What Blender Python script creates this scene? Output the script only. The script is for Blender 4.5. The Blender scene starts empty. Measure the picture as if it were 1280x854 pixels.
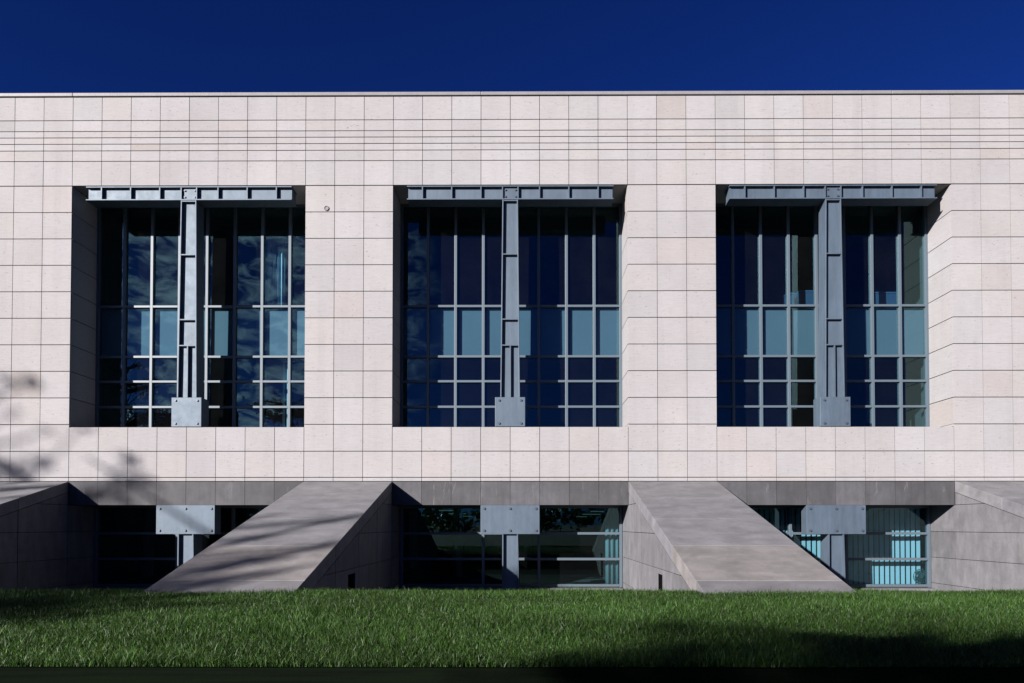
import bpy, math, random
import numpy as np
from mathutils import Vector, Matrix, Euler
random.seed(7)
rng = np.random.default_rng(7)
SC = bpy.context.scene
COL = SC.collection

# ------------------------------------------------------------------ camera
EYE = 1.65; CAM_Y = -17.415; CAM_X = 3.4122; F = 853.33
YAW, PITCH, CX, CY = math.radians(.28617), math.radians(1.0903), 652.67, 640.69
CAM_ROT = (Matrix.Rotation(YAW, 3, 'Z') @ Matrix.Rotation(PITCH, 3, 'X'))
cd = bpy.data.cameras.new('camera'); cam = bpy.data.objects.new('camera', cd); COL.objects.link(cam)
cam.location = (CAM_X, CAM_Y, EYE)
cam.rotation_euler = (CAM_ROT @ Matrix.Rotation(math.pi / 2, 3, 'X')).to_euler()
cd.sensor_width = 36; cd.lens = 24; cd.clip_end = 3000; cd.clip_start = .05
cd.shift_x = (640 - CX) / 1280; cd.shift_y = (CY - 427) / 1280
SC.camera = cam

def at(px, py, Y):
    """point of the plane y=Y seen at a pixel of the 1280x854 photograph (used to measure the place)"""
    d = CAM_ROT @ Vector(((px - CX) / F, 1, -(py - CY) / F)); t = (Y - CAM_Y) / d.y
    return Vector((CAM_X + t * d.x, Y, EYE + t * d.z))
def atz(px, py, Z):
    d = CAM_ROT @ Vector(((px - CX) / F, 1, -(py - CY) / F)); t = (Z - EYE) / d.z
    return Vector((CAM_X + t * d.x, CAM_Y + t * d.y, Z))

# ------------------------------------------------------------------ light
SUN = Vector((1, 1, -.471)).normalized()
ELEV = math.asin(-SUN.z)
sl = bpy.data.lights.new('sun', 'SUN'); so = bpy.data.objects.new('sun', sl); COL.objects.link(so)
so.rotation_euler = SUN.to_track_quat('-Z', 'Y').to_euler(); so.location = (-30, -40, 30)
sl.energy = 5.0; sl.angle = math.radians(.53); sl.color = (1, .95, .91)

W = bpy.data.worlds.new('World'); SC.world = W; W.use_nodes = True
nt = W.node_tree; nt.nodes.clear()
def wn(t, **k):
    n = nt.nodes.new(t)
    for a, b in k.items(): setattr(n, a, b)
    return n
sky = wn('ShaderNodeTexSky', sky_type='NISHITA', sun_disc=False, sun_elevation=ELEV, sun_rotation=math.radians(225),
         altitude=1600, air_density=1.0, dust_density=.9, ozone_density=3.0)
gam = wn('ShaderNodeGamma'); gam.inputs[1].default_value = 1.35
tint = wn('ShaderNodeMixRGB', blend_type='MULTIPLY'); tint.inputs[0].default_value = 1
tint.inputs[2].default_value = (.0285, .066, .181, 1)
bg = wn('ShaderNodeBackground'); bg.inputs[1].default_value = .07
geo = wn('ShaderNodeTexCoord'); mp = wn('ShaderNodeMapping'); mp.inputs['Scale'].default_value = (3, 3, 6.5)
no = wn('ShaderNodeTexNoise'); no.inputs['Scale'].default_value = 8; no.inputs['Detail'].default_value = 9
no.inputs['Roughness'].default_value = .62; no.inputs['Distortion'].default_value = .6
cr = wn('ShaderNodeValToRGB'); cr.color_ramp.elements[0].position = .46; cr.color_ramp.elements[1].position = .70
dt = wn('ShaderNodeVectorMath', operation='DOT_PRODUCT'); dt.inputs[1].default_value = Vector((-.47, -1, .32)).normalized()
mr = wn('ShaderNodeMapRange'); mr.inputs[1].default_value = .952; mr.inputs[2].default_value = .985
mu = wn('ShaderNodeMath', operation='MULTIPLY')
cm = wn('ShaderNodeMixRGB'); cm.inputs[2].default_value = (6.8, 8.0, 10.2, 1)
out = wn('ShaderNodeOutputWorld'); L = nt.links.new
L(sky.outputs[0], gam.inputs[0]); L(gam.outputs[0], tint.inputs[1])
L(geo.outputs['Generated'], mp.inputs[0]); L(mp.outputs[0], no.inputs['Vector']); L(no.outputs[0], cr.inputs[0])
L(geo.outputs['Generated'], dt.inputs[0]); L(dt.outputs['Value'], mr.inputs[0])
L(cr.outputs[0], mu.inputs[0]); L(mr.outputs[0], mu.inputs[1])
L(mu.outputs[0], cm.inputs[0]); L(tint.outputs[0], cm.inputs[1]); L(cm.outputs[0], bg.inputs[0]); L(bg.outputs[0], out.inputs[0])

SC.view_settings.view_transform = 'Standard'; SC.view_settings.look = 'None'
SC.view_settings.gamma = 1; SC.view_settings.exposure = 1.72

# ------------------------------------------------------------------ materials
class NB:
    def __init__(s, name):
        s.m = bpy.data.materials.new(name); s.m.use_nodes = True; s.t = s.m.node_tree
        s.b = s.t.nodes['Principled BSDF']; s.o = s.t.nodes['Material Output']
    def n(s, t, ins=None, **k):
        x = s.t.nodes.new(t)
        for a, b in k.items(): setattr(x, a, b)
        for a, b in (ins or {}).items():
            if isinstance(b, bpy.types.NodeSocket): s.t.links.new(b, x.inputs[a])
            else: x.inputs[a].default_value = b
        return x
    def l(s, a, b): s.t.links.new(a, b)
    def noise(s, scale, detail=4, rough=.6, vec=None, mscale=None, dist=0):
        if vec is None: vec = s.n('ShaderNodeNewGeometry').outputs['Position']
        if mscale: vec = s.n('ShaderNodeMapping', {'Vector': vec, 'Scale': mscale}).outputs[0]
        return s.n('ShaderNodeTexNoise', {'Vector': vec, 'Scale': scale, 'Detail': detail, 'Roughness': rough, 'Distortion': dist}).outputs[0]
    def ramp(s, fac, stops):
        r = s.n('ShaderNodeValToRGB', {'Fac': fac}); e = r.color_ramp.elements
        while len(e) < len(stops): e.new(.5)
        for q, (p, c) in zip(e, stops):
            q.position = p; q.color = (c, c, c, 1) if not isinstance(c, tuple) else (*c, 1)
        return r.outputs[0]
    def mul(s, a, b, f=1.0):
        x = s.n('ShaderNodeMixRGB', blend_type='MULTIPLY'); x.inputs[0].default_value = f
        for i, v in ((1, a), (2, b)):
            if isinstance(v, bpy.types.NodeSocket): s.l(v, x.inputs[i])
            else: x.inputs[i].default_value = (*v, 1)
        return x.outputs[0]
    def mix(s, f, a, b):
        x = s.n('ShaderNodeMixRGB')
        for i, v in ((0, f), (1, a), (2, b)):
            if isinstance(v, bpy.types.NodeSocket): s.l(v, x.inputs[i])
            else: x.inputs[i].default_value = v if i == 0 else (*v, 1)
        return x.outputs[0]
    def bump(s, h, strength=.3, dist=.01):
        b = s.n('ShaderNodeBump', {'Height': h, 'Strength': strength, 'Distance': dist}); s.l(b.outputs[0], s.b.inputs['Normal'])

KA = .8    # overall reflectance level of the place (film exposed for the sunlit stone)
def sc(c, k=KA): return tuple(q * k for q in c)
def simple(name, col, rough=.6, metal=0, spec=.5):
    col = sc(col)
    n = NB(name); n.b.inputs['Base Color'].default_value = (*col, 1)
    n.b.inputs['Roughness'].default_value = rough; n.b.inputs['Metallic'].default_value = metal
    n.b.inputs['Specular IOR Level'].default_value = spec
    return n.m

def m_stone():
    n = NB('limestone')
    tone = n.n('ShaderNodeVertexColor', layer_name='tone').outputs[0]
    base = n.mul(sc((.256, .2475, .2505)), tone)
    vein = n.ramp(n.noise(3, 6, .6, mscale=(1.2, 1.2, 9), dist=.5), [(.3, .93), (.7, 1.04)])
    c = n.mul(base, vein)
    blotch = n.ramp(n.noise(.8, 4, .6), [(.35, (.96, .955, .95)), (.7, (1.03, 1.03, 1.03))])
    c = n.mul(c, blotch)
    fine = n.ramp(n.noise(60, 3, .7), [(.3, .95), (.7, 1.04)])
    c = n.mul(c, fine)
    pits = n.ramp(n.noise(13, 4, .7, mscale=(1, 1, 2.6), dist=1), [(.0, .0), (.625, .0), (.67, .9)])
    c = n.mix(pits, c, sc((.12, .105, .10)))
    c = n.mul(c, n.ramp(n.noise(1.6, 6, .65, mscale=(1.6, 1.6, .09)), [(.30, .93), (.48, 1.0), (.7, 1.02)]))
    c = n.mul(c, n.ramp(n.noise(.22, 3, .5), [(.35, (.955, .945, .95)), (.65, (1.02, 1.02, 1.02))]))
    n.l(c, n.b.inputs['Base Color']); n.b.inputs['Roughness'].default_value = .85; n.b.inputs['Specular IOR Level'].default_value = .2
    n.bump(n.noise(45, 5, .7), .25, .006)
    return n.m
def m_concrete(name, col, streak=(3, 3, .35), stain=.5):
    n = NB(name)
    tone = n.n('ShaderNodeVertexColor', layer_name='tone').outputs[0]
    c = n.mul(sc(col), tone)
    c = n.mul(c, n.ramp(n.noise(2.3, 6, .65, dist=.6), [(.3, .80), (.7, 1.15)]))
    c = n.mul(c, n.ramp(n.noise(2.2, 5, .6, mscale=streak), [(.35, .86), (.65, 1.1)]))
    c = n.mul(c, n.ramp(n.noise(35, 4, .7), [(.3, .90), (.7, 1.08)]))
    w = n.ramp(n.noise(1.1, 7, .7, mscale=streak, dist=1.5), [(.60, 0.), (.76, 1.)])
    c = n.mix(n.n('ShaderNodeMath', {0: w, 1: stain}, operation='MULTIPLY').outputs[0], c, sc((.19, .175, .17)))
    pits = n.ramp(n.noise(26, 3, .6), [(.70, 0.), (.74, .7)])
    c = n.mix(pits, c, sc((.03, .03, .03)))
    n.l(c, n.b.inputs['Base Color']); n.b.inputs['Roughness'].default_value = .8; n.b.inputs['Specular IOR Level'].default_value = .3
    n.bump(n.noise(30, 5, .7), .3, .008)
    return n.m
def m_steel():
    n = NB('painted_steel')
    c = n.mul(sc((.053, .073, .100)), n.ramp(n.noise(1.5, 6, .65, mscale=(1, 1, .5)), [(.3, .82), (.7, 1.12)]))
    c = n.mul(c, n.ramp(n.noise(5, 6, .7, mscale=(1.5, 1.5, .12)), [(.38, .86), (.6, 1.04)]))
    c = n.mul(c, n.ramp(n.noise(22, 4, .6, mscale=(1, 1, .25)), [(.3, .95), (.7, 1.04)]))
    n.l(c, n.b.inputs['Base Color'])
    n.l(n.ramp(n.noise(5, 4, .6), [(.3, .50), (.7, .62)]), n.b.inputs['Roughness'])
    n.b.inputs['Specular IOR Level'].default_value = .5
    n.b.inputs['Specular Tint'].default_value = (.8, .9, 1, 1)
    n.bump(n.noise(9, 2, .5), .08, .01)
    return n.m
def m_glass():
    n = NB('tinted_glass'); n.t.nodes.remove(n.b)
    tr = n.n('ShaderNodeBsdfTransparent'); tr.inputs[0].default_value = (.40, .62, .70, 1)
    gl = n.n('ShaderNodeBsdfGlossy'); gl.inputs['Roughness'].default_value = 0.0; gl.inputs[0].default_value = (.55, .92, .93, 1)
    lw = n.n('ShaderNodeLayerWeight'); p5 = n.n('ShaderNodeMath', {0: lw.outputs['Facing'], 1: 4.5}, operation='POWER')
    fr = n.n('ShaderNodeMapRange', {0: p5.outputs[0]}); fr.inputs[3].default_value = .064; fr.inputs[4].default_value = 1
    bp = n.n('ShaderNodeBump', {'Height': n.noise(1.2, 1, .4), 'Strength': .012, 'Distance': .02}); n.l(bp.outputs[0], gl.inputs['Normal'])
    mx = n.n('ShaderNodeMixShader'); n.l(fr.outputs[0], mx.inputs[0]); n.l(tr.outputs[0], mx.inputs[1]); n.l(gl.outputs[0], mx.inputs[2])
    df = n.n('ShaderNodeBsdfDiffuse'); df.inputs[0].default_value = (.20, .21, .24, 1)   # faint dust-like haze, added to lift the dark panes
    m2 = n.n('ShaderNodeMixShader'); n.l(n.ramp(n.noise(1.5, 5, .7), [(.3, .003), (.7, .008)]), m2.inputs[0])
    n.l(mx.outputs[0], m2.inputs[1]); n.l(df.outputs[0], m2.inputs[2]); n.l(m2.outputs[0], n.o.inputs[0])
    return n.m
def m_leaf(name, col):
    n = NB(name)
    tone = n.n('ShaderNodeVertexColor', layer_name='tone').outputs[0]
    c = n.mul(sc(col), tone)
    n.l(c, n.b.inputs['Base Color']); n.b.inputs['Roughness'].default_value = .45; n.b.inputs['Specular IOR Level'].default_value = .16
    tl = n.n('ShaderNodeBsdfTranslucent'); n.l(c, tl.inputs[0])
    mx = n.n('ShaderNodeMixShader'); mx.inputs[0].default_value = .3
    n.l(n.b.outputs[0], mx.inputs[1]); n.l(tl.outputs[0], mx.inputs[2]); n.l(mx.outputs[0], n.o.inputs[0])
    return n.m
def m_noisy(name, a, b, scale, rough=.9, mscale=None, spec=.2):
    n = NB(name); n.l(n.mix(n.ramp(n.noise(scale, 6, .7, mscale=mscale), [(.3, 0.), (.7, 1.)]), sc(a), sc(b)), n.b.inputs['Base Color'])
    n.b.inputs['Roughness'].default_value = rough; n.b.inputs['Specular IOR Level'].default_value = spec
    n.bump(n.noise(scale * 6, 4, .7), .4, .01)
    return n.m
STONE = m_stone(); BACK = simple('joint_shadow_gap', (.10, .082, .070), .95, spec=0)
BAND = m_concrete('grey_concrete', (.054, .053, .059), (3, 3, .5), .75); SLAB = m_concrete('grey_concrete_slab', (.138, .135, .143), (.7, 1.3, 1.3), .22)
SIDE = m_concrete('pale_concrete_panel', (.118, .115, .124), (2.2, 2.2, .6), .40)
STEEL = m_steel(); GLASS = m_glass(); MULL = simple('mullion_paint', (.066, .087, .108), .45, spec=.35)
SPAN = m_noisy('spandrel_back_panel', (.16, .15, .17), (.175, .165, .185), .7, .7)
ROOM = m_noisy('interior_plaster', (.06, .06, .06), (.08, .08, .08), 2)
COPE = m_noisy('coping_metal', (.15, .145, .15), (.18, .175, .18), 3, .5)
BOLT = simple('bolt_steel', (.05, .06, .08), .45, .2)

# ------------------------------------------------------------------ mesh helpers
class MB:
    def __init__(s): s.v = []; s.f = []; s.t = []; s.mi = []
    def poly(s, vs, faces, tone=1.0, mi=0):
        o = len(s.v); s.v += [tuple(v) for v in vs]
        if not isinstance(tone, tuple): tone = (tone,) * 3
        for f in faces: s.f.append([o + i for i in f]); s.t.append(tone); s.mi.append(mi)
    def box(s, x0, x1, y0, y1, z0, z1, tone=1.0, mi=0):
        v = [(x0, y0, z0), (x1, y0, z0), (x1, y1, z0), (x0, y1, z0), (x0, y0, z1), (x1, y0, z1), (x1, y1, z1), (x0, y1, z1)]
        s.poly(v, [(0, 3, 2, 1), (4, 5, 6, 7), (0, 1, 5, 4), (1, 2, 6, 5), (2, 3, 7, 6), (3, 0, 4, 7)], tone, mi)
    def hexa(s, lo, hi, tone=1.0, mi=0):
        """lo, hi: 4 points each (same winding)"""
        s.poly(list(lo) + list(hi), [(3, 2, 1, 0), (4, 5, 6, 7), (0, 1, 5, 4), (1, 2, 6, 5), (2, 3, 7, 6), (3, 0, 4, 7)], tone, mi)
    def extrude(s, pts, vec, tone=1.0, mi=0):
        n = len(pts); a = [Vector(p) for p in pts]; b = [p + Vector(vec) for p in a]
        s.poly(a + b, [tuple(range(n))[::-1], tuple(range(n, 2 * n))] + [(i, (i + 1) % n, n + (i + 1) % n, n + i) for i in range(n)], tone, mi)
    def cyl(s, c, ax, r, h, n=6, tone=1.0, r2=None, mi=0):
        ax = Vector(ax).normalized(); q = ax.to_track_quat('Z', 'Y'); c = Vector(c); r2 = r if r2 is None else r2
        a = [c + q @ Vector((r * math.cos(6.28318 * i / n), r * math.sin(6.28318 * i / n), 0)) for i in range(n)]
        b = [c + q @ Vector((r2 * math.cos(6.28318 * i / n), r2 * math.sin(6.28318 * i / n), h)) for i in range(n)]
        s.poly(a + b, [tuple(range(n))[::-1], tuple(range(n, 2 * n))] + [(i, (i + 1) % n, n + (i + 1) % n, n + i) for i in range(n)], tone, mi)
    def tube(s, pts, rad, n=7, tone=1.0, mi=0):
        pts = [Vector(p) for p in pts]; vs = []; fs = []
        for i, p in enumerate(pts):
            d = (pts[min(i + 1, len(pts) - 1)] - pts[max(i - 1, 0)]).normalized(); q = d.to_track_quat('Z', 'Y')
            r = rad[i] if isinstance(rad, (list, tuple)) else rad
            vs += [p + q @ Vector((r * math.cos(6.28318 * j / n), r * math.sin(6.28318 * j / n), 0)) for j in range(n)]
        for i in range(len(pts) - 1):
            for j in range(n): fs.append((i * n + j, i * n + (j + 1) % n, (i + 1) * n + (j + 1) % n, (i + 1) * n + j))
        fs.append(tuple(range(n))[::-1]); fs.append(tuple(range((len(pts) - 1) * n, len(pts) * n)))
        s.poly(vs, fs, tone, mi)
    def build(s, name, mats, parent=None, bevel=0, smooth=False, loc=None):
        if not isinstance(mats, (list, tuple)): mats = [mats]
        me = bpy.data.meshes.new(name)
        vs = s.v if loc is None else [(a - loc[0], b - loc[1], c - loc[2]) for a, b, c in s.v]
        me.from_pydata(vs, [], s.f)
        for m in mats: me.materials.append(m)
        me.polygons.foreach_set('material_index', s.mi)
        ca = me.color_attributes.new('tone', 'FLOAT_COLOR', 'CORNER')
        arr = []
        for f, t in zip(s.f, s.t): arr += [*t, 1] * len(f)
        ca.data.foreach_set('color', arr)
        if smooth: me.polygons.foreach_set('use_smooth', [True] * len(s.f))
        me.update()
        o = bpy.data.objects.new(name, me); COL.objects.link(o)
        if loc is not None: o.location = loc
        if parent: o.parent = parent
        if bevel:
            b = o.modifiers.new('bevel', 'BEVEL'); b.width = bevel; b.segments = 2; b.limit_method = 'ANGLE'
        return o
def tag(o, label=None, cat=None, group=None, kind=None):
    for k, v in (('label', label), ('category', cat), ('group', group), ('kind', kind)):
        if v: o[k] = v
    return o
def empty(name, loc=(0, 0, 0)):
    o = bpy.data.objects.new(name, None); COL.objects.link(o); o.location = loc; o.empty_display_size = .3
    return o
def clip_convex(poly, cl):
    """Sutherland-Hodgman in 2D, cl counter-clockwise"""
    outp = poly
    for i in range(len(cl)):
        a, b = cl[i], cl[(i + 1) % len(cl)]; inp = outp; outp = []
        if not inp: return []
        side = lambda p: (b[0] - a[0]) * (p[1] - a[1]) - (b[1] - a[1]) * (p[0] - a[0])
        for j in range(len(inp)):
            p, q = inp[j - 1], inp[j]; sp, sq = side(p), side(q)
            if (sp >= 0) != (sq >= 0):
                t = sp / (sp - sq); outp.append((p[0] + t * (q[0] - p[0]), p[1] + t * (q[1] - p[1])))
            if sq >= 0: outp.append(q)
    return outp

# ------------------------------------------------------------------ the building
T = .7546
GAPV, GAPH, TH = .013, .019, .03
ROWS = [4.239 + .6862 * i for i in range(10)]         # 4.239 .. 10.415
TOPROWS = [10.42, 11.060, 11.333, 11.508, 11.675, 11.841, 12.125, 12.735]
D = 1.04
KMIN, KMAX = -25, 33
BAYS = [-22, -11, 0, 11, 22]
building = empty('stone_building', (4 * T, 0, 0))
tag(building, 'pale limestone office building with tall recessed windows, steel columns and sloping grey buttresses', 'building')
def child_build(mb, name, mats, parent=None, **k):
    """link under a parent empty keeping world coordinates"""
    parent = parent or building
    o = mb.build(name, mats, None, **k); o.parent = parent
    o.matrix_parent_inverse = Matrix.Translation(-parent_world(parent))
    return o
def parent_world(p):
    v = Vector(p.location)
    if p.parent: v = v  # locations of nested parts stay world based through the inverse matrices
    return v

def stone_tone():
    t = random.gauss(1, .02); w = random.random(); g = random.gauss(0, 1)
    c = (t * (1.0 + .004 * g), t * (.992 - .003 * g), t * (1.0 - .010 * g))
    if w < .02: c = (t * .97, t * .925, t * .89)
    elif w < .06: c = (t * 1.0, t * .965, t * .95)
    elif w < .10: c = (t * .955, t * .955, t * .965)
    return c
random.seed(11)
wall = MB()
def fpanel(k0, k1, z0, z1, y=0.0, mb=wall, tone=None):
    mb.box(k0 * T + GAPV / 2, k1 * T - GAPV / 2, y + random.uniform(0, .0025), y + TH, z0 + GAPH / 2, z1 - GAPH / 2, tone or stone_tone())
for k in range(KMIN, KMAX):                                  # frieze
    for a, b in zip(TOPROWS[:-1], TOPROWS[1:]): fpanel(k, k + 1, a, b)
def in_win(k): return any(b <= k < b + 8 for b in BAYS)
for k in range(KMIN, KMAX):
    if in_win(k):
        fpanel(k, k + 1, 3.55, 4.175)
    else:
        for a in ROWS[:-1]: fpanel(k, k + 1, a, a + .6862)
        fpanel(k, k + 1, 3.55, 4.239)
    fpanel(k, k + 1, 2.88, 3.55); fpanel(k, k + 1, 2.777, 2.88)
for b in BAYS:                                               # reveals, sill and soffit
    for side in (0, 1):
        x = (b if side == 0 else b + 8) * T
        x0, x1 = (x - TH, x + .001) if side == 0 else (x - .001, x + TH)
        for a in ROWS[:-1] + [4.175 - .6862 + .0]:
            z0 = max(a, 4.175); z1 = min(a + .6862, 10.415)
            if a < 4.2 and a < ROWS[0]: z0, z1 = 4.175, 4.239
            wall.box(x0, x1, TH + .004, D, z0 + GAPH / 2, z1 - (GAPH / 2 if z1 > 4.3 else 0), stone_tone())
    for k in range(b, b + 8):
        wall.box(k * T + .004, (k + 1) * T - .004, TH + .004, D + .2, 4.14, 4.172, stone_tone())
        wall.box(k * T + .004, (k + 1) * T - .004, TH + .004, D + .2, 10.42, 10.45, stone_tone())
# backing masonry (dark, seen in the joints only)
BK = TH + .012
wall.box(KMIN * T, KMAX * T, BK + .002, 1.5, 10.452, 12.72, 1, 1)
wall.box(KMIN * T, KMAX * T, BK + .002, 1.45, 2.20, 4.138, 1, 1)
edges = [KMIN] + sum([[b, b + 8] for b in BAYS], []) + [KMAX]
for i in range(0, len(edges), 2):
    if edges[i + 1] > edges[i]: wall.box(edges[i] * T + TH + .01, edges[i + 1] * T - TH - .01, BK, 1.5, 4.138, 10.452, 1, 1)
# outer end walls, roof
wall.box(KMIN * T - .3, KMIN * T - .002, 0, 24, 0, 12.7); wall.box(KMAX * T + .002, KMAX * T + .3, 0, 24, 0, 12.7)
wall.box(KMIN * T - .3, KMAX * T + .3, 24.01, 24.3, 0, 12.7)
child_build(wall, 'wall', [STONE, BACK])
rf = MB(); rf.box(KMIN * T - .25, KMAX * T + .25, .3, 24, 12.3, 12.6); child_build(rf, 'roof', ROOM)
cp = MB()
for k in range(KMIN, KMAX, 14): cp.box(k * T + .003, min(k + 14, KMAX) * T - .003, -.035, .5, 12.745, 12.835)
child_build(cp, 'coping', COPE, bevel=.012)
# thin concrete frieze over the lower windows
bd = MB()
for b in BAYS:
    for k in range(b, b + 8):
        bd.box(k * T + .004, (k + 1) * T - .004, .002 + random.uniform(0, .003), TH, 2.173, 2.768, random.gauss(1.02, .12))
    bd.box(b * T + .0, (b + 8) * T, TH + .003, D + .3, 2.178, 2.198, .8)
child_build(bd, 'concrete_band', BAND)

# wall fitting: little round cap on the pier
wf = MB(); c = at(408.3, 260.7, 0)
wf.tube([c + Vector((.055 * math.cos(a * .5236), -.012, .055 * math.sin(a * .5236))) for a in range(13)], .011, 6)
wf.cyl(c + Vector((0, .0, 0)), (0, -1, 0), .045, .01, 12)
child_build(wf, 'wall_fitting', simple('fitting_metal', (.11, .10, .11), .6))

# ------------------------------------------------------------------ buttresses
CORE = simple('dark_core_concrete', (.02, .019, .019), 1, spec=0)
SLOPE = 2.10 / 7.30; TOPZ = 2.773; YEND = -8.6; BTH = .275; MOD = 1.715
zt = lambda y: TOPZ + SLOPE * y           # y negative
def buttress(k0):
    x0, x1 = k0 * T, (k0 + 3) * T
    root = MB(); random.seed(100 + k0)
    tones = [(1, 1, 1), (.93, .93, .96), (.97, .97, 1.0), (1.16, 1.10, 1.04), (.90, .89, .90), (1.0, 1, 1)]
    y = 0.0; i = 0
    while y > YEND:
        ye = max(y - MOD, YEND); g = .004
        ya, yb = y - (g if i else 0), ye + g
        t = tones[i % 6]; j = random.uniform(.96, 1.04); t = tuple(q * j for q in t)
        root.extrude([(x0, ya, zt(ya) - BTH), (x0, yb, zt(yb) - BTH), (x0, yb, zt(yb)), (x0, ya, zt(ya))], (x1 - x0, 0, 0), t)
        y = ye; i += 1
    b = child_build(root, 'buttress', SLAB, bevel=.008)
    core = MB(); e = .045
    core.extrude([(x0 + e, D, -.4), (x0 + e, YEND + e, -.4), (x0 + e, YEND + e, zt(YEND) - BTH - .0), (x0 + e, 0, TOPZ - BTH - .0), (x0 + e, .02, 2.19), (x0 + e, D, 2.19)], (x1 - x0 - 2 * e, 0, 0), 1, 0)
    o = child_build(core, 'core', CORE, b)
    # side cladding
    cl = [(YEND, -.4), (D, -.4), (D, 2.17), (.0, 2.17), (0, TOPZ - BTH - .012), (YEND, zt(YEND) - BTH - .012)]
    clA = [(0, -.4), (D + .12, -.4), (D + .12, 2.168), (0, 2.168)]
    clB = [(YEND, -.4), (0, -.4), (0, TOPZ - BTH - .012), (YEND, zt(YEND) - BTH - .012)]
    zs = [-.571, .115, .801, 1.487, 2.173, 2.86]
    ys = [D + .12, 0, -MOD, -2 * MOD, -3 * MOD, -4 * MOD, -5 * MOD, -6 * MOD]
    hole = (-4.27, -3.72, -.6, .70)
    for xs, sg, nm in ((x0, 1, 'side_cladding'), (x1, -1, 'side_cladding')):
        sd = MB(); op = MB()
        for ya, yb in zip(ys[:-1], ys[1:]):
            for za, zb in zip(zs[:-1], zs[1:]):
                tone = random.gauss(1, .05) * (.9 if ya > 0 else 1.0)
                r = [yb + .011, ya - .011, za + .006, zb - .006]
                cells = []
                if r[0] < hole[1] and r[1] > hole[0] and r[2] < hole[3]:
                    if r[0] < hole[0]: cells.append((r[0], hole[0], r[2], r[3]))
                    if r[1] > hole[1]: cells.append((hole[1], r[1], r[2], r[3]))
                    if r[3] > hole[3]: cells.append((max(r[0], hole[0]), min(r[1], hole[1]), hole[3], r[3]))
                else: cells = [tuple(r)]
                for (a, b_, c_, d_) in cells:
                    pl = clip_convex([(a, c_), (b_, c_), (b_, d_), (a, d_)], clA if ya > 0 else clB)
                    if len(pl) > 2: sd.extrude([(xs + .003 * sg, p[0], p[1]) for p in pl], (.03 * sg, 0, 0), tone)
        child_build(sd, nm, SIDE, b)
        op.box(*sorted((xs + .034 * sg, xs + .040 * sg)), hole[0] - .05, hole[1] + .05, -.3, hole[3] + .05)  # thin near-black sheet, its colour stands in for the shade inside the opening
        child_build(op, 'drain_opening', simple('painted_opening_shade', (.004, .004, .004), 1, spec=0), b)
for k0 in (-25, -14, -3, 8, 19, 30): buttress(k0)

# ------------------------------------------------------------------ windows
def bolt(mb, x, z, y, r=.024):
    mb.cyl((x, y, z), (0, -1, 0), r * 1.35, .006, 12); mb.cyl((x, y - .006, z), (0, -1, 0), r, .02, 6)
MW = .036
def window(b):
    x0, x1 = b * T, (b + 8) * T
    fr = MB()
    ZT = [4.23, 4.871, 5.566, 6.244, 7.621, 10.40]
    for i in range(9):
        x = (b + i) * T + (MW if i == 0 else -MW if i == 8 else 0)
        fr.box(x - MW, x + MW, D, D + .14, 4.174, 10.42)
    for z in ZT[1:5] + [4.175 + .02, 10.40]:
        for i in range(8):
            a = (b + i) * T + MW * (2 if i == 0 else 1); c = (b + i + 1) * T - MW * (2 if i == 7 else 1)
            fr.box(a + .0005, c - .0005, D + .002, D + .138, z - .03, z + .03)
    w = child_build(fr, 'window', MULL, bevel=.004)
    gl = MB(); random.seed(b + 50)
    zz = [4.2] + ZT[1:]
    for i in range(8):
        for a, c in zip(zz[:-1], zz[1:]):
            xa, xb = (b + i) * T, (b + i + 1) * T
            h = .0022; q = [random.uniform(-h, h) for _ in range(3)]
            gl.poly([(xa, D + .07 + q[0] + q[2], a), (xb, D + .07 + q[1] + q[2], a), (xb, D + .07 + q[1], c), (xa, D + .07 + q[0], c)], [(0, 1, 2, 3)])
    child_build(gl, 'glass', GLASS, w)
    sp = MB()
    for i in range(8):
        sp.box((b + i) * T + .02, (b + i + 1) * T - .02, D + .135, D + .16, 6.28, 7.585, random.gauss(1, .03))
    child_build(sp, 'spandrel_panel', SPAN, w)
def lower_window(b):
    x0, x1 = b * T, (b + 8) * T; fr = MB()
    xs = [x0 + .05, (b + 3) * T, (b + 5) * T, x1 - .045]
    for x in xs: fr.box(x - MW, x + MW, D, D + .14, -.02, 2.175)
    for z in (.03, .742, 1.435, 2.15):
        for xa, xb in zip(xs[:-1], xs[1:]): fr.box(xa + MW + .0005, xb - MW - .0005, D + .002, D + .138, z - .033, z + .033)
    w = child_build(fr, 'lower_window', MULL, bevel=.004)
    gl = MB(); random.seed(b + 90)
    for xa, xb in zip(xs[:-1], xs[1:]):
        for a, c in ((.03, .742), (.742, 1.435), (1.435, 2.15)):
            h = .002; q = [random.uniform(-h, h) for _ in range(2)]
            gl.poly([(xa, D + .07 + q[0], a), (xb, D + .07 + q[1], a), (xb, D + .07 + q[1], c), (xa, D + .07 + q[0], c)], [(0, 1, 2, 3)])
    child_build(gl, 'glass', GLASS, w)
    sl_ = MB(); sl_.box(x0 + .04, x1 - .04, D - .3, D + .15, -.4, -.024)
    child_build(sl_, 'sill', SIDE, w, bevel=.01)

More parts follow.
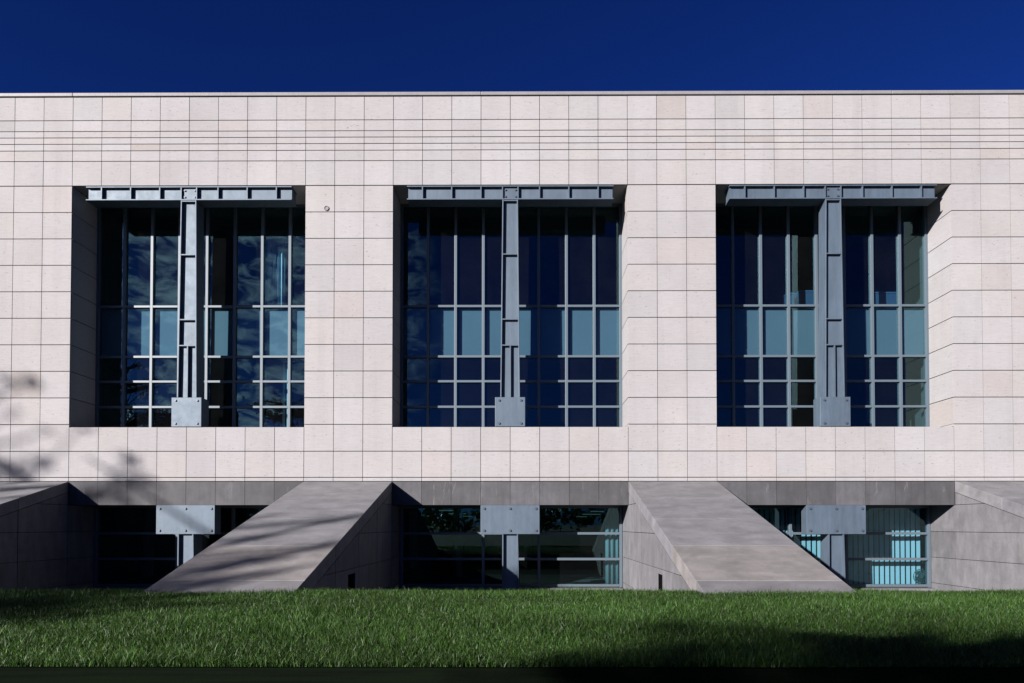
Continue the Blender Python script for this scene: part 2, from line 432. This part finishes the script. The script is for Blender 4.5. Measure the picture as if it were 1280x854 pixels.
def steel_column(b):
    xc = (b + 4) * T
    z0, z1 = 4.935, 10.043
    hw = lambda z: .250 + (.200 - .250) * (z - z0) / (z1 - z0)
    def lean(mb, xa0, xb0, xa1, xb1, ya, yb, za, zb):
        mb.hexa([(xc + xa0, ya, za), (xc + xb0, ya, za), (xc + xb0, yb, za), (xc + xa0, yb, za)],
                [(xc + xa1, ya, zb), (xc + xb1, ya, zb), (xc + xb1, yb, zb), (xc + xa1, yb, zb)])
    web = MB(); a, c = hw(z0), hw(z1); t = .028
    lean(web, -a + t, a - t, -c + t, c - t, .085, .38, z0, z1)
    col = child_build(web, 'steel_column', STEEL)
    for s in (-1, 1):
        f = MB(); q = sorted((s * a, s * (a - t))); r = sorted((s * c, s * (c - t)))
        lean(f, q[0], q[1], r[0], r[1], 0, .42, z0, z1); child_build(f, 'flange', STEEL, col, bevel=.004)
    for z in (10.02, 8.628, 6.945, 6.275):
        f = MB(); h = hw(z) - t - .001; f.box(xc - h, xc + h, .004, .084, z - .014, z + .014); child_build(f, 'stiffener', STEEL, col)
    f = MB(); f.box(xc - .012, xc + .018, .006, .084, z0, 6.26); child_build(f, 'rib', STEEL, col)
    f = MB(); f.box(xc - .385, xc + .385, -.012, .41, 4.178, 4.932); child_build(f, 'base_box', STEEL, col, bevel=.008)
    for sx in (-1, 1):
        for z in (4.26, 4.85):
            f = MB(); bolt(f, xc + sx * .28, z, -.012, .026); child_build(f, 'bolt', BOLT, col)
    # canopy beam
    w = MB(); xa, xb = (b + .5) * T, (b + 7.5) * T; y0 = .0
    w.box(xa, xb, .085, .40, 10.075, 10.375)
    beam = child_build(w, 'canopy_beam', STEEL)
    for z in (10.045, 10.377):
        f = MB(); f.box(xa - .02, xb + .02, .0, .42, z, z + .028); child_build(f, 'flange', STEEL, beam, bevel=.003)
    for x in [(b + i) * T for i in (1, 2, 3, 5, 6, 7)] + [xc - .2, xc + .2]:
        f = MB(); f.box(x - .014, x + .014, .006, .084, 10.074, 10.376); child_build(f, 'stiffener', STEEL, beam)
    f = MB(); f.box(xc - .16, xc + .184, .055, .083, 10.08, 10.37); child_build(f, 'joint_plate', STEEL, beam)
    for sx in (-.12, .14):
        for z in (10.14, 10.31):
            f = MB(); bolt(f, xc + sx, z, .055, .022); child_build(f, 'bolt', BOLT, beam)
    # lower plate and stub column
    f = MB(); f.box(xc - 1.0 * T + .003, xc + T - .003, -.008, .34, 1.428, 2.169); pl = child_build(f, 'cover_plate', STEEL, None, bevel=.007)
    for x in (-.66, 0, .66):
        for z in (1.52, 2.08):
            f = MB(); bolt(f, xc + x, z, -.008, .028); child_build(f, 'bolt', BOLT, pl)
    web = MB(); zb, ztp = -.4, 1.425
    def lean2(mb, xa0, xb0, xa1, xb1, ya, yb):
        mb.hexa([(xc + xa0, ya, zb), (xc + xb0, ya, zb), (xc + xb0, yb, zb), (xc + xa0, yb, zb)],
                [(xc + xa1, ya, ztp), (xc + xb1, ya, ztp), (xc + xb1, yb, ztp), (xc + xa1, yb, ztp)])
    lean2(web, -.205 + t, .235 - t, -.2 + t, .2 - t, .085, .44)
    sc = child_build(web, 'stub_column', STEEL)
    f = MB(); lean2(f, -.205, -.205 + t, -.2, -.2 + t, 0, .48); child_build(f, 'flange', STEEL, sc)
    f = MB(); lean2(f, .235 - t, .235, .2 - t, .2, 0, .48); child_build(f, 'flange', STEEL, sc)
for b in BAYS:
    window(b); lower_window(b); steel_column(b)

# interior
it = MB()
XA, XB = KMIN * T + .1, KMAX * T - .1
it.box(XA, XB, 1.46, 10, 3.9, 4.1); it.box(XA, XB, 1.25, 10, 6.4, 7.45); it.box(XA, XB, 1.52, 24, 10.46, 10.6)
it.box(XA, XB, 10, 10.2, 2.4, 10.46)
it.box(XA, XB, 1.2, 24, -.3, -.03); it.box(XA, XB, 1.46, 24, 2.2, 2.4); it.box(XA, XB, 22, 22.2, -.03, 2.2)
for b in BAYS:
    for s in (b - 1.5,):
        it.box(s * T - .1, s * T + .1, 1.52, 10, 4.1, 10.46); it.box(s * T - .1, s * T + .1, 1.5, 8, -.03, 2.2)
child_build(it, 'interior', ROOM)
ic = MB()
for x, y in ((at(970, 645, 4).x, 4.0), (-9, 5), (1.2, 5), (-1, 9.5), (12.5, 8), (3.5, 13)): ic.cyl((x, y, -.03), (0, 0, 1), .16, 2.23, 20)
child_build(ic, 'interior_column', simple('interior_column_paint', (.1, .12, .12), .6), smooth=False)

# ------------------------------------------------------------------ things behind the glass
LAMP = NB('lamp_tube'); LAMP.b.inputs['Emission Color'].default_value = (.55, 1, .8, 1); LAMP.b.inputs['Emission Strength'].default_value = .03
LAMP = LAMP.m; HOUS = simple('lamp_housing', (.5, .5, .5), .5)
def place_thing(mb, name, mats, parent_or_label, **k): pass
lights = [(548, 575, 638.3, 'nearest'), (560, 583, 642.4, ''), (570, 590, 645.5, ''), (738, 756, 639.5, ''), (728, 751, 643, ''), (720, 734, 646, ''), (711, 727, 649, '')]
llab = ['lit ceiling light left of the middle cover plate, highest of three green lines', 'lit ceiling light left of the middle cover plate, middle of three green lines',
        'lit ceiling light left of the middle cover plate, lowest of three green lines', 'lit ceiling light right of the middle cover plate, highest of four green lines',
        'lit ceiling light right of the middle cover plate, second highest green line', 'lit ceiling light right of the middle cover plate, third highest green line',
        'lit ceiling light right of the middle cover plate, lowest of four green lines']
for (xa, xb, y, _), lb in zip(lights, llab):
    a = atz(xa, y, 2.14); c = atz(xb, y, 2.14)
    r = empty('ceiling_light', (a.x, a.y, 2.2)); tag(r, lb, 'ceiling light', 'ceiling lights behind the middle lower window')
    m = MB(); m.box(a.x, c.x, a.y - .03, a.y + .25, 2.155, 2.198); child_build(m, 'housing', HOUS, r)
    m = MB(); m.box(a.x + .02, c.x - .02, a.y - .0, a.y + .22, 2.13, 2.153); child_build(m, 'tube', LAMP, r)

SLAT = simple('blind_fabric', (.42, .45, .46), .8)
def vblind(name, x0, x1, y, z0, z1, label, sp=.143, wd=.098, ang=-10, group=None):
    r = empty(name, ((x0 + x1) / 2, y, z1)); tag(r, label, 'blind', group)
    m = MB(); m.box(x0, x1, y - .02, y + .03, z1, z1 + .04); child_build(m, 'headrail', HOUS, r)
    n = int((x1 - x0) / sp); me = None
    for i in range(n):
        if me is None:
            m = MB(); m.box(-wd / 2, wd / 2, -.002, .002, z0 - z1, 0); o = m.build('slat', SLAT); me = o
        else:
            o = me.copy(); COL.objects.link(o)
        o.parent = r; o.location = (x0 + sp * (i + .5) - r.location.x, 0, 0)
        o.rotation_euler = (0, 0, math.radians(ang + random.uniform(-2.5, 2.5)))
vblind('vertical_blind', 11.15 * T, 18.93 * T, 1.42, .03, 2.1, 'pale vertical blind hanging behind the lower window at right, half in sunlight')
vblind('vertical_blind', at(352, 500, 1.5).x, at(368, 500, 1.5).x, 1.5, 4.2, 6.2, 'bright narrow strips of blind in the bottom right panes of the left window', sp=.12, wd=.07)

def curtain(x0, x1, y, z0, z1, label, col, amp=.035, per=.13):
    m = MB(); n = int((x1 - x0) / .012)
    vs = []; fs = []
    for i in range(n + 1):
        x = x0 + (x1 - x0) * i / n; yy = y + amp * math.sin(x * 6.283 / per + .6 * math.sin(x * 9)) + .01 * math.sin(x * 91)
        vs += [(x, yy, z0), (x, yy, z1)]
    for i in range(n): fs.append((2 * i, 2 * i + 2, 2 * i + 3, 2 * i + 1))
    m.poly(vs, fs); o = m.build('curtain', simple('curtain_cloth', col, .9), loc=((x0 + x1) / 2, y, z0), smooth=True)
    sd = o.modifiers.new('thickness', 'SOLIDIFY'); sd.thickness = .004
    tag(o, label, 'curtain'); return o
curtain(at(757, 700, 1.35).x, at(773, 700, 1.35).x, 1.35, .02, 2.1, 'grey green curtain gathered at the right end of the middle lower window', (.14, .17, .165))
curtain(at(331, 340, 1.6).x, at(357, 340, 1.6).x, 1.6, 7.5, 9.75, 'pale curtain behind the upper right panes of the left tall window', (.34, .40, .46))

# round fan standing on the sill, in front of the blind
c = at(1150.5, 720.5, 1.29); r0 = .19
fan = empty('desk_fan', (c.x, 1.29, -.0)); tag(fan, 'round dark desk fan behind the glass at the bottom right corner of the right window', 'fan')
FM = simple('fan_green_plastic', (.035, .065, .06), .5)
m = MB()
for rr in (r0, r0 * .72, r0 * .45): m.tube([c + Vector((rr * math.cos(a * .2618), -.0 - (r0 - rr) * .3, rr * math.sin(a * .2618))) for a in range(25)], .006 if rr < r0 else .011, 5)
for a in range(24):
    d = Vector((math.cos(a * .2618), 0, math.sin(a * .2618))); m.tube([c + d * .03 + Vector((0, -.06, 0)), c + d * r0 * .6 + Vector((0, -.04, 0)), c + d * r0], .0035, 4)
child_build(m, 'cage', FM, fan)
m = MB()
for a in range(4):
    d = Vector((math.cos(a * 1.571 + .5), 0, math.sin(a * 1.571 + .5))); p = Vector((-d.z, 0, d.x))
    m.hexa([c + d * .03 + p * .02, c + d * .16 + p * .075 + Vector((0, .02, 0)), c + d * .16 - p * .06 + Vector((0, -.02, 0)), c + d * .03 - p * .02],
           [c + d * .03 + p * .02 + Vector((0, .005, 0)), c + d * .16 + p * .075 + Vector((0, .025, 0)), c + d * .16 - p * .06 + Vector((0, -.015, 0)), c + d * .03 - p * .02 + Vector((0, .005, 0))])
child_build(m, 'blade', FM, fan)
m = MB(); m.cyl(c + Vector((0, .05, 0)), (0, -1, 0), .05, .12, 16); child_build(m, 'motor', FM, fan)
m = MB(); m.cyl((c.x, 1.31, -.03), (0, 0, 1), .10, .04, 20); m.cyl((c.x, 1.31, .01), (0, 0, 1), .02, c.z - .02, 10); child_build(m, 'base', FM, fan)

# storage boxes on the upper floor of the right window
for (xa, xb, y0, lb) in ((984, 993, 366, 'small pale blue box on the upper floor, left one behind the right tall window'), (999, 1019, 363, 'wide blue box just left of the right steel column, on the upper floor'),
                        (1093, 1121, 365, 'wide blue box right of the right steel column, on the upper floor')):
    a = at(xa, y0, 1.75); c = at(xb, y0, 1.75)
    r = empty('storage_box', ((a.x + c.x) / 2, 1.9, 7.45)); tag(r, lb, 'box', 'boxes on the upper floor')
    m = MB(); m.box(a.x, c.x, 1.75, 2.1, 7.452, a.z - .05); child_build(m, 'body', simple('box_card', (.035, .06, .11), .7), r, bevel=.008)
    m = MB(); m.box(a.x - .012, c.x + .012, 1.738, 2.112, a.z - .048, a.z); child_build(m, 'lid', simple('box_lid', (.045, .08, .14), .7), r, bevel=.006)

# ------------------------------------------------------------------ ground
SOIL = m_noisy('lawn_soil', (.008, .014, .005), (.014, .024, .008), 5)
def sheet(name, prof, x0, x1, mat, nx=2):
    m = MB(); vs = []
    for i in range(nx + 1):
        x = x0 + (x1 - x0) * i / nx
        for (y, z) in prof: vs.append((x, y, z))
    n = len(prof); fs = []
    for i in range(nx):
        for j in range(n - 1): fs.append((i * n + j, (i + 1) * n + j, (i + 1) * n + j + 1, i * n + j + 1))
    m.poly(vs, fs); return tag(m.build(name, mat), kind='structure')
LZ = lambda y: .575 if y < -8.2 else .575 - (0.0 if y < -7.6 else 0)
YE = -12.47
prof = [(YE, .625), (-12, .635), (-9, .645), (-7.6, .650), (-7.0, .638), (-6.6, .56), (-5.6, .12), (-4.8, -.10), (-3.8, -.18), (.9, -.2)]
sheet('lawn', prof, -60, 66, SOIL)
sheet('path', [(-20.5, .0), (YE - .05, .004)], -60, 66, m_noisy('asphalt', (.018, .018, .018), (.028, .027, .027), 9))
sheet('ground', [(-1500, -.3), (1500, -.3)], -1500, 1500, m_noisy('far_ground', (.02, .03, .012), (.035, .042, .02), .1))
sheet('ground', [(-60, -.02), (-20.52, -.02)], -60, 66, m_noisy('near_ground', (.02, .03, .012), (.03, .04, .018), 1.5))
eb = MB()  # made-up strip, coloured near-black to give the dark foreground band without a shadow
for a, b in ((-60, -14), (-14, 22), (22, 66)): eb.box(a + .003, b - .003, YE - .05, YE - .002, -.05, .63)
tag(eb.build('added_dark_strip', m_noisy('near_black_strip', (.0025, .0035, .0025), (.004, .0065, .0035), 3, .95, (.3, 3, 12), 0), bevel=.004),
    'near-black strip added along the near edge of the lawn', 'edging')

# grass blades
def zsoil(y):
    ys = [p[0] for p in prof]; zs = [p[1] for p in prof]; return np.interp(y, ys, zs)
def grass():
    N = 560000
    u = rng.random(N)
    y = YE + .0 + (u ** 1.25) * (7.0)           # from near edge to beyond the crest
    dist = y - CAM_Y
    half_l = .79 * dist + .9; half_r = .76 * dist + .9
    x = CAM_X - half_l + rng.random(N) * (half_l + half_r)
    keep = (y < -5.4)
    x, y = x[keep], y[keep]; n = len(x)
    h = rng.gamma(7, .0078, n) * (.85 + .3 * np.sin(x * 1.7 + np.sin(y * 2.3) * 1.3) * np.sin(y * 1.9 + x * .6) ** 2)
    h = np.clip(h, .025, .14); w = rng.uniform(.0017, .0040, n)
    a = rng.random(n) * 6.2832; lean = rng.uniform(.1, .75, n) * h; la = rng.random(n) * 6.2832
    dx, dy = np.cos(a) * w, np.sin(a) * w; lx, ly = np.cos(la) * lean, np.sin(la) * lean
    z0 = zsoil(y) - .01
    V = np.zeros((n, 5, 3))
    V[:, 0] = np.stack([x - dx, y - dy, z0], 1); V[:, 1] = np.stack([x + dx, y + dy, z0], 1)
    V[:, 2] = np.stack([x - dx * .75 + lx * .35, y - dy * .75 + ly * .35, z0 + h * .6], 1)
    V[:, 3] = np.stack([x + dx * .75 + lx * .35, y + dy * .75 + ly * .35, z0 + h * .6], 1)
    V[:, 4] = np.stack([x + lx, y + ly, z0 + h], 1)
    me = bpy.data.meshes.new('grass'); me.vertices.add(n * 5); me.vertices.foreach_set('co', V.ravel())
    base = (np.arange(n) * 5)[:, None]
    loops = np.concatenate([base + np.array([[0, 1, 3, 2]]), base + np.array([[2, 3, 4]])], 1).ravel()
    me.loops.add(n * 7); me.loops.foreach_set('vertex_index', loops.astype(np.int32))
    me.polygons.add(n * 2)
    ls = (np.arange(n)[:, None] * 7 + np.array([[0, 4]])).ravel(); me.polygons.foreach_set('loop_start', ls.astype(np.int32))
    me.update(calc_edges=True)
    t = np.exp(rng.normal(-.12, .5, n)); warm = rng.random(n)
    patch = .9 + .2 * np.sin(x * .9 + 1.3 * np.sin(y * 1.1)) * np.sin(y * 1.7 + .4 * x)
    t = np.clip(t, .25, 3.0) * patch
    c = np.stack([t * np.where(warm < .04, 1.6, np.where(warm < .35, 1.3, 1)), t * np.where(warm < .06, 1.35, 1), t, np.ones(n)], 1)
    ca = me.color_attributes.new('tone', 'FLOAT_COLOR', 'POINT'); ca.data.foreach_set('color', np.repeat(c, 5, 0).ravel().astype(np.float32))
    me.materials.append(m_leaf('grass_blade', (.029, .069, .0135)))
    o = bpy.data.objects.new('grass', me); COL.objects.link(o)
    tag(o, 'short thick green grass covering the lawn in front of the building', 'grass', kind='stuff')
grass()

# ------------------------------------------------------------------ trees behind the camera (their shadows and reflections are in the photo)
BARK = m_noisy('bark', (.05, .04, .03), (.10, .08, .06), 6, .95, (1, 1, .3))
LEAF = m_leaf('tree_leaf', (.02, .045, .013))
def leaves(mb_list, c, r, n, size=.11):
    for _ in range(n):
        d = Vector((random.gauss(0, .5), random.gauss(0, .5), random.gauss(0, .42))) * r + c
        q = Euler((random.uniform(0, 6.28), random.uniform(0, 6.28), random.uniform(0, 6.28))).to_matrix(); s = size * random.uniform(.6, 1.3)
        t = random.uniform(.6, 1.4)
        mb_list.poly([d + q @ Vector(p) for p in ((-s, 0, 0), (0, -s * .5, s * .1), (s, 0, 0), (0, s * .5, s * .1))], [(0, 1, 2, 3)], (t, t, t * .9))
def tree(base, top, clumps, label, rt=.3, twigs=(), seed=1, name='tree', group='trees behind the photographer'):
    """base and top of the trunk, clumps = [(centre, radius, leaves)]"""
    random.seed(seed); base = Vector(base); top = Vector(top)
    r = empty(name, base); tag(r, label, 'tree', group)
    m = MB(); n = 8
    P = [base.lerp(top, i / n) + Vector((.25 * math.sin(i * 1.3 + seed), .2 * math.sin(i * .9 + seed), 0)) * (i > 0) for i in range(n + 1)]
    P[0].z -= .3
    m.tube(P, [rt * (1.35 if i == 0 else 1 - .8 * i / n) for i in range(n + 1)], 10)
    lf = MB()
    for c, rad, cnt in clumps:
        c = Vector(c); j = min(range(3, n + 1), key=lambda i: abs((P[i].z) - (c.z - (c - P[i]).length * .35)))
        a = P[j]; mid = a.lerp(c, .5) + Vector((random.uniform(-.3, .3), random.uniform(-.3, .3), random.uniform(.0, .5)))
        m.tube([a, mid, c], [rt * .22, rt * .13, .02], 6)
        leaves(lf, c, rad, cnt)
    for tw in twigs:
        m.tube([Vector(p) for p in tw[0]], tw[1], 6)
    child_build(m, 'trunk', BARK, r, smooth=True); child_build(lf, 'crown', LEAF, r)
back = lambda p, Lh: Vector(p) - Vector((1, 1, -.471)) * Lh
def slabpt(px, py):
    # intersection with the buttress top plane z = TOPZ + SLOPE*y
    d = CAM_ROT @ Vector(((px - CX) / F, 1, -(py - CY) / F))
    t = (TOPZ + SLOPE * CAM_Y - EYE) / (d.z - SLOPE * d.y)
    return Vector((CAM_X + t * d.x, CAM_Y + t * d.y, EYE + t * d.z))
# tall tree, left: soft blotches on the lower left of the facade and streaks over the buttress
random.seed(5)
cl = []; tw = []
for px, py, r, n in ((36, 480, .45, 60), (10, 475, .35, 40), (14, 520, .3, 25), (52, 580, .5, 70), (12, 585, .6, 100), (28, 600, .5, 70), (165, 575, .4, 55), (158, 596, .5, 70), (185, 600, .35, 35), (60, 540, .3, 18), (150, 618, .5, 60), (100, 535, .3, 12)):
    cl.append((back(at(px, py, 0), 25 + random.uniform(-2, 3)), r * .62, int(n * .42)))
for (a, b_, r, nn) in (((170, 706), (455, 643), .15, 26), ((130, 738), (425, 679), .15, 26), ((150, 748), (385, 708), .11, 20), ((200, 668), (330, 646), .05, 8), ((0, 612), (90, 606), .06, 8), ((0, 622), (60, 618), .05, 8)):
    pa, pb = slabpt(*a), slabpt(*b_)
    qa, qb = back(pa, 24), back(pb, 22.5)
    nn_ = 9; pts_ = [qa.lerp(qb, i / nn_ * 1.3 - .3) + Vector((0, random.gauss(0, .1), random.gauss(0, .045))) for i in range(nn_ + 1)]
    tw.append((pts_, [r * random.uniform(.35, .75) * (1 - .5 * i / nn_) for i in range(nn_ + 1)]))
    for i in range(int(nn * .6)):
        t = random.random() ** .7; cl.append((qa.lerp(qb, t) + Vector((random.gauss(0, .1), 0, random.gauss(0, .07))), .24, 7))
pa, pb = at(222, 643, 0), at(268, 672, 0)
tw.append(([back(pa, 24) - (pb - pa) * 2.5, back(pa, 24), back(pb, 24)], [.03, .06, .08]))
for i in range(40): cl.append((Vector((-41 + random.gauss(0, 2.2), -27 + random.gauss(0, 2.5), 13.5 + random.gauss(0, 2.0))), .9, 90))
tree((-40, -27, 0), (-39, -26.5, 15.5), cl, 'tall leafy tree left of the photographer throwing soft shadows on the facade', .42, tw, 5)
# low spreading tree: shadow over the right near corner of the lawn and the left back edge
random.seed(9); cl = []
for i in range(150):
    px = random.uniform(690, 1420); lim = 806 - 30 * min(1, max(0, (px - 690) / 170)) + 5 * math.sin(px * .03) + 4 * math.sin(px * .075)
    py = random.uniform(lim, 862)
    if random.random() < .2 and py < 800: continue
    cl.append((back(atz(px, py, .66), 21 + random.uniform(-1.5, 2)), .45, 8))
tree((-14, -33, 0), (-13.5, -32.5, 10), cl, 'spreading tree behind the photographer shading the right side of the lawn', .22, (), 9)
cl = []
for i in range(60):
    px = random.uniform(-120, 230); py = random.uniform(741, 775 - max(0, px) * .09)
    cl.append((back(atz(px, py, .68), 17 + random.uniform(-1, 1.5)), .40, 10))
tree((-24, -26.5, 0), (-23.5, -26, 8), cl, 'slender tree far left behind the photographer shading the left end of the lawn', .2, (), 12)
# reflected tree
random.seed(21)
cl = [(Vector((-31 + random.gauss(0, 2.6), -38 + random.gauss(0, 1.5), 8.2 + random.gauss(0, 2.0))), .8, 80) for i in range(75)]
tree((-31, -38, 0), (-31, -38, 11), cl, 'round leafy tree reflected in the bottom panes of the left tall window', .3, (), 21)

# far wood behind the photographer, reflected low in the glass
random.seed(33); m = MB(); LEAFD = LEAF
for i in range(420):
    a = math.radians(random.uniform(-75, 75)); d = random.uniform(150, 230)
    c = Vector((d * math.sin(a), -d * math.cos(a), random.uniform(1, 6.5) + 2 * math.sin(a * 9)))
    r = random.uniform(2.5, 5)
    for _ in range(60):
        p = c + Vector((random.gauss(0, .5), random.gauss(0, .5), random.gauss(0, .4))) * r
        q = Euler((random.uniform(0, 6.28), random.uniform(0, 6.28), 0)).to_matrix(); z = random.uniform(.45, 1.0); t = random.uniform(.6, 1.2)
        m.poly([p + q @ Vector(v) for v in ((-z, 0, 0), (0, -z * .6, .1), (z, 0, 0), (0, z * .6, .1))], [(0, 1, 2, 3)], t)
tag(m.build('far_wood', LEAF), 'dark belt of far trees behind the photographer, reflected low in the glass', 'wood', kind='stuff')
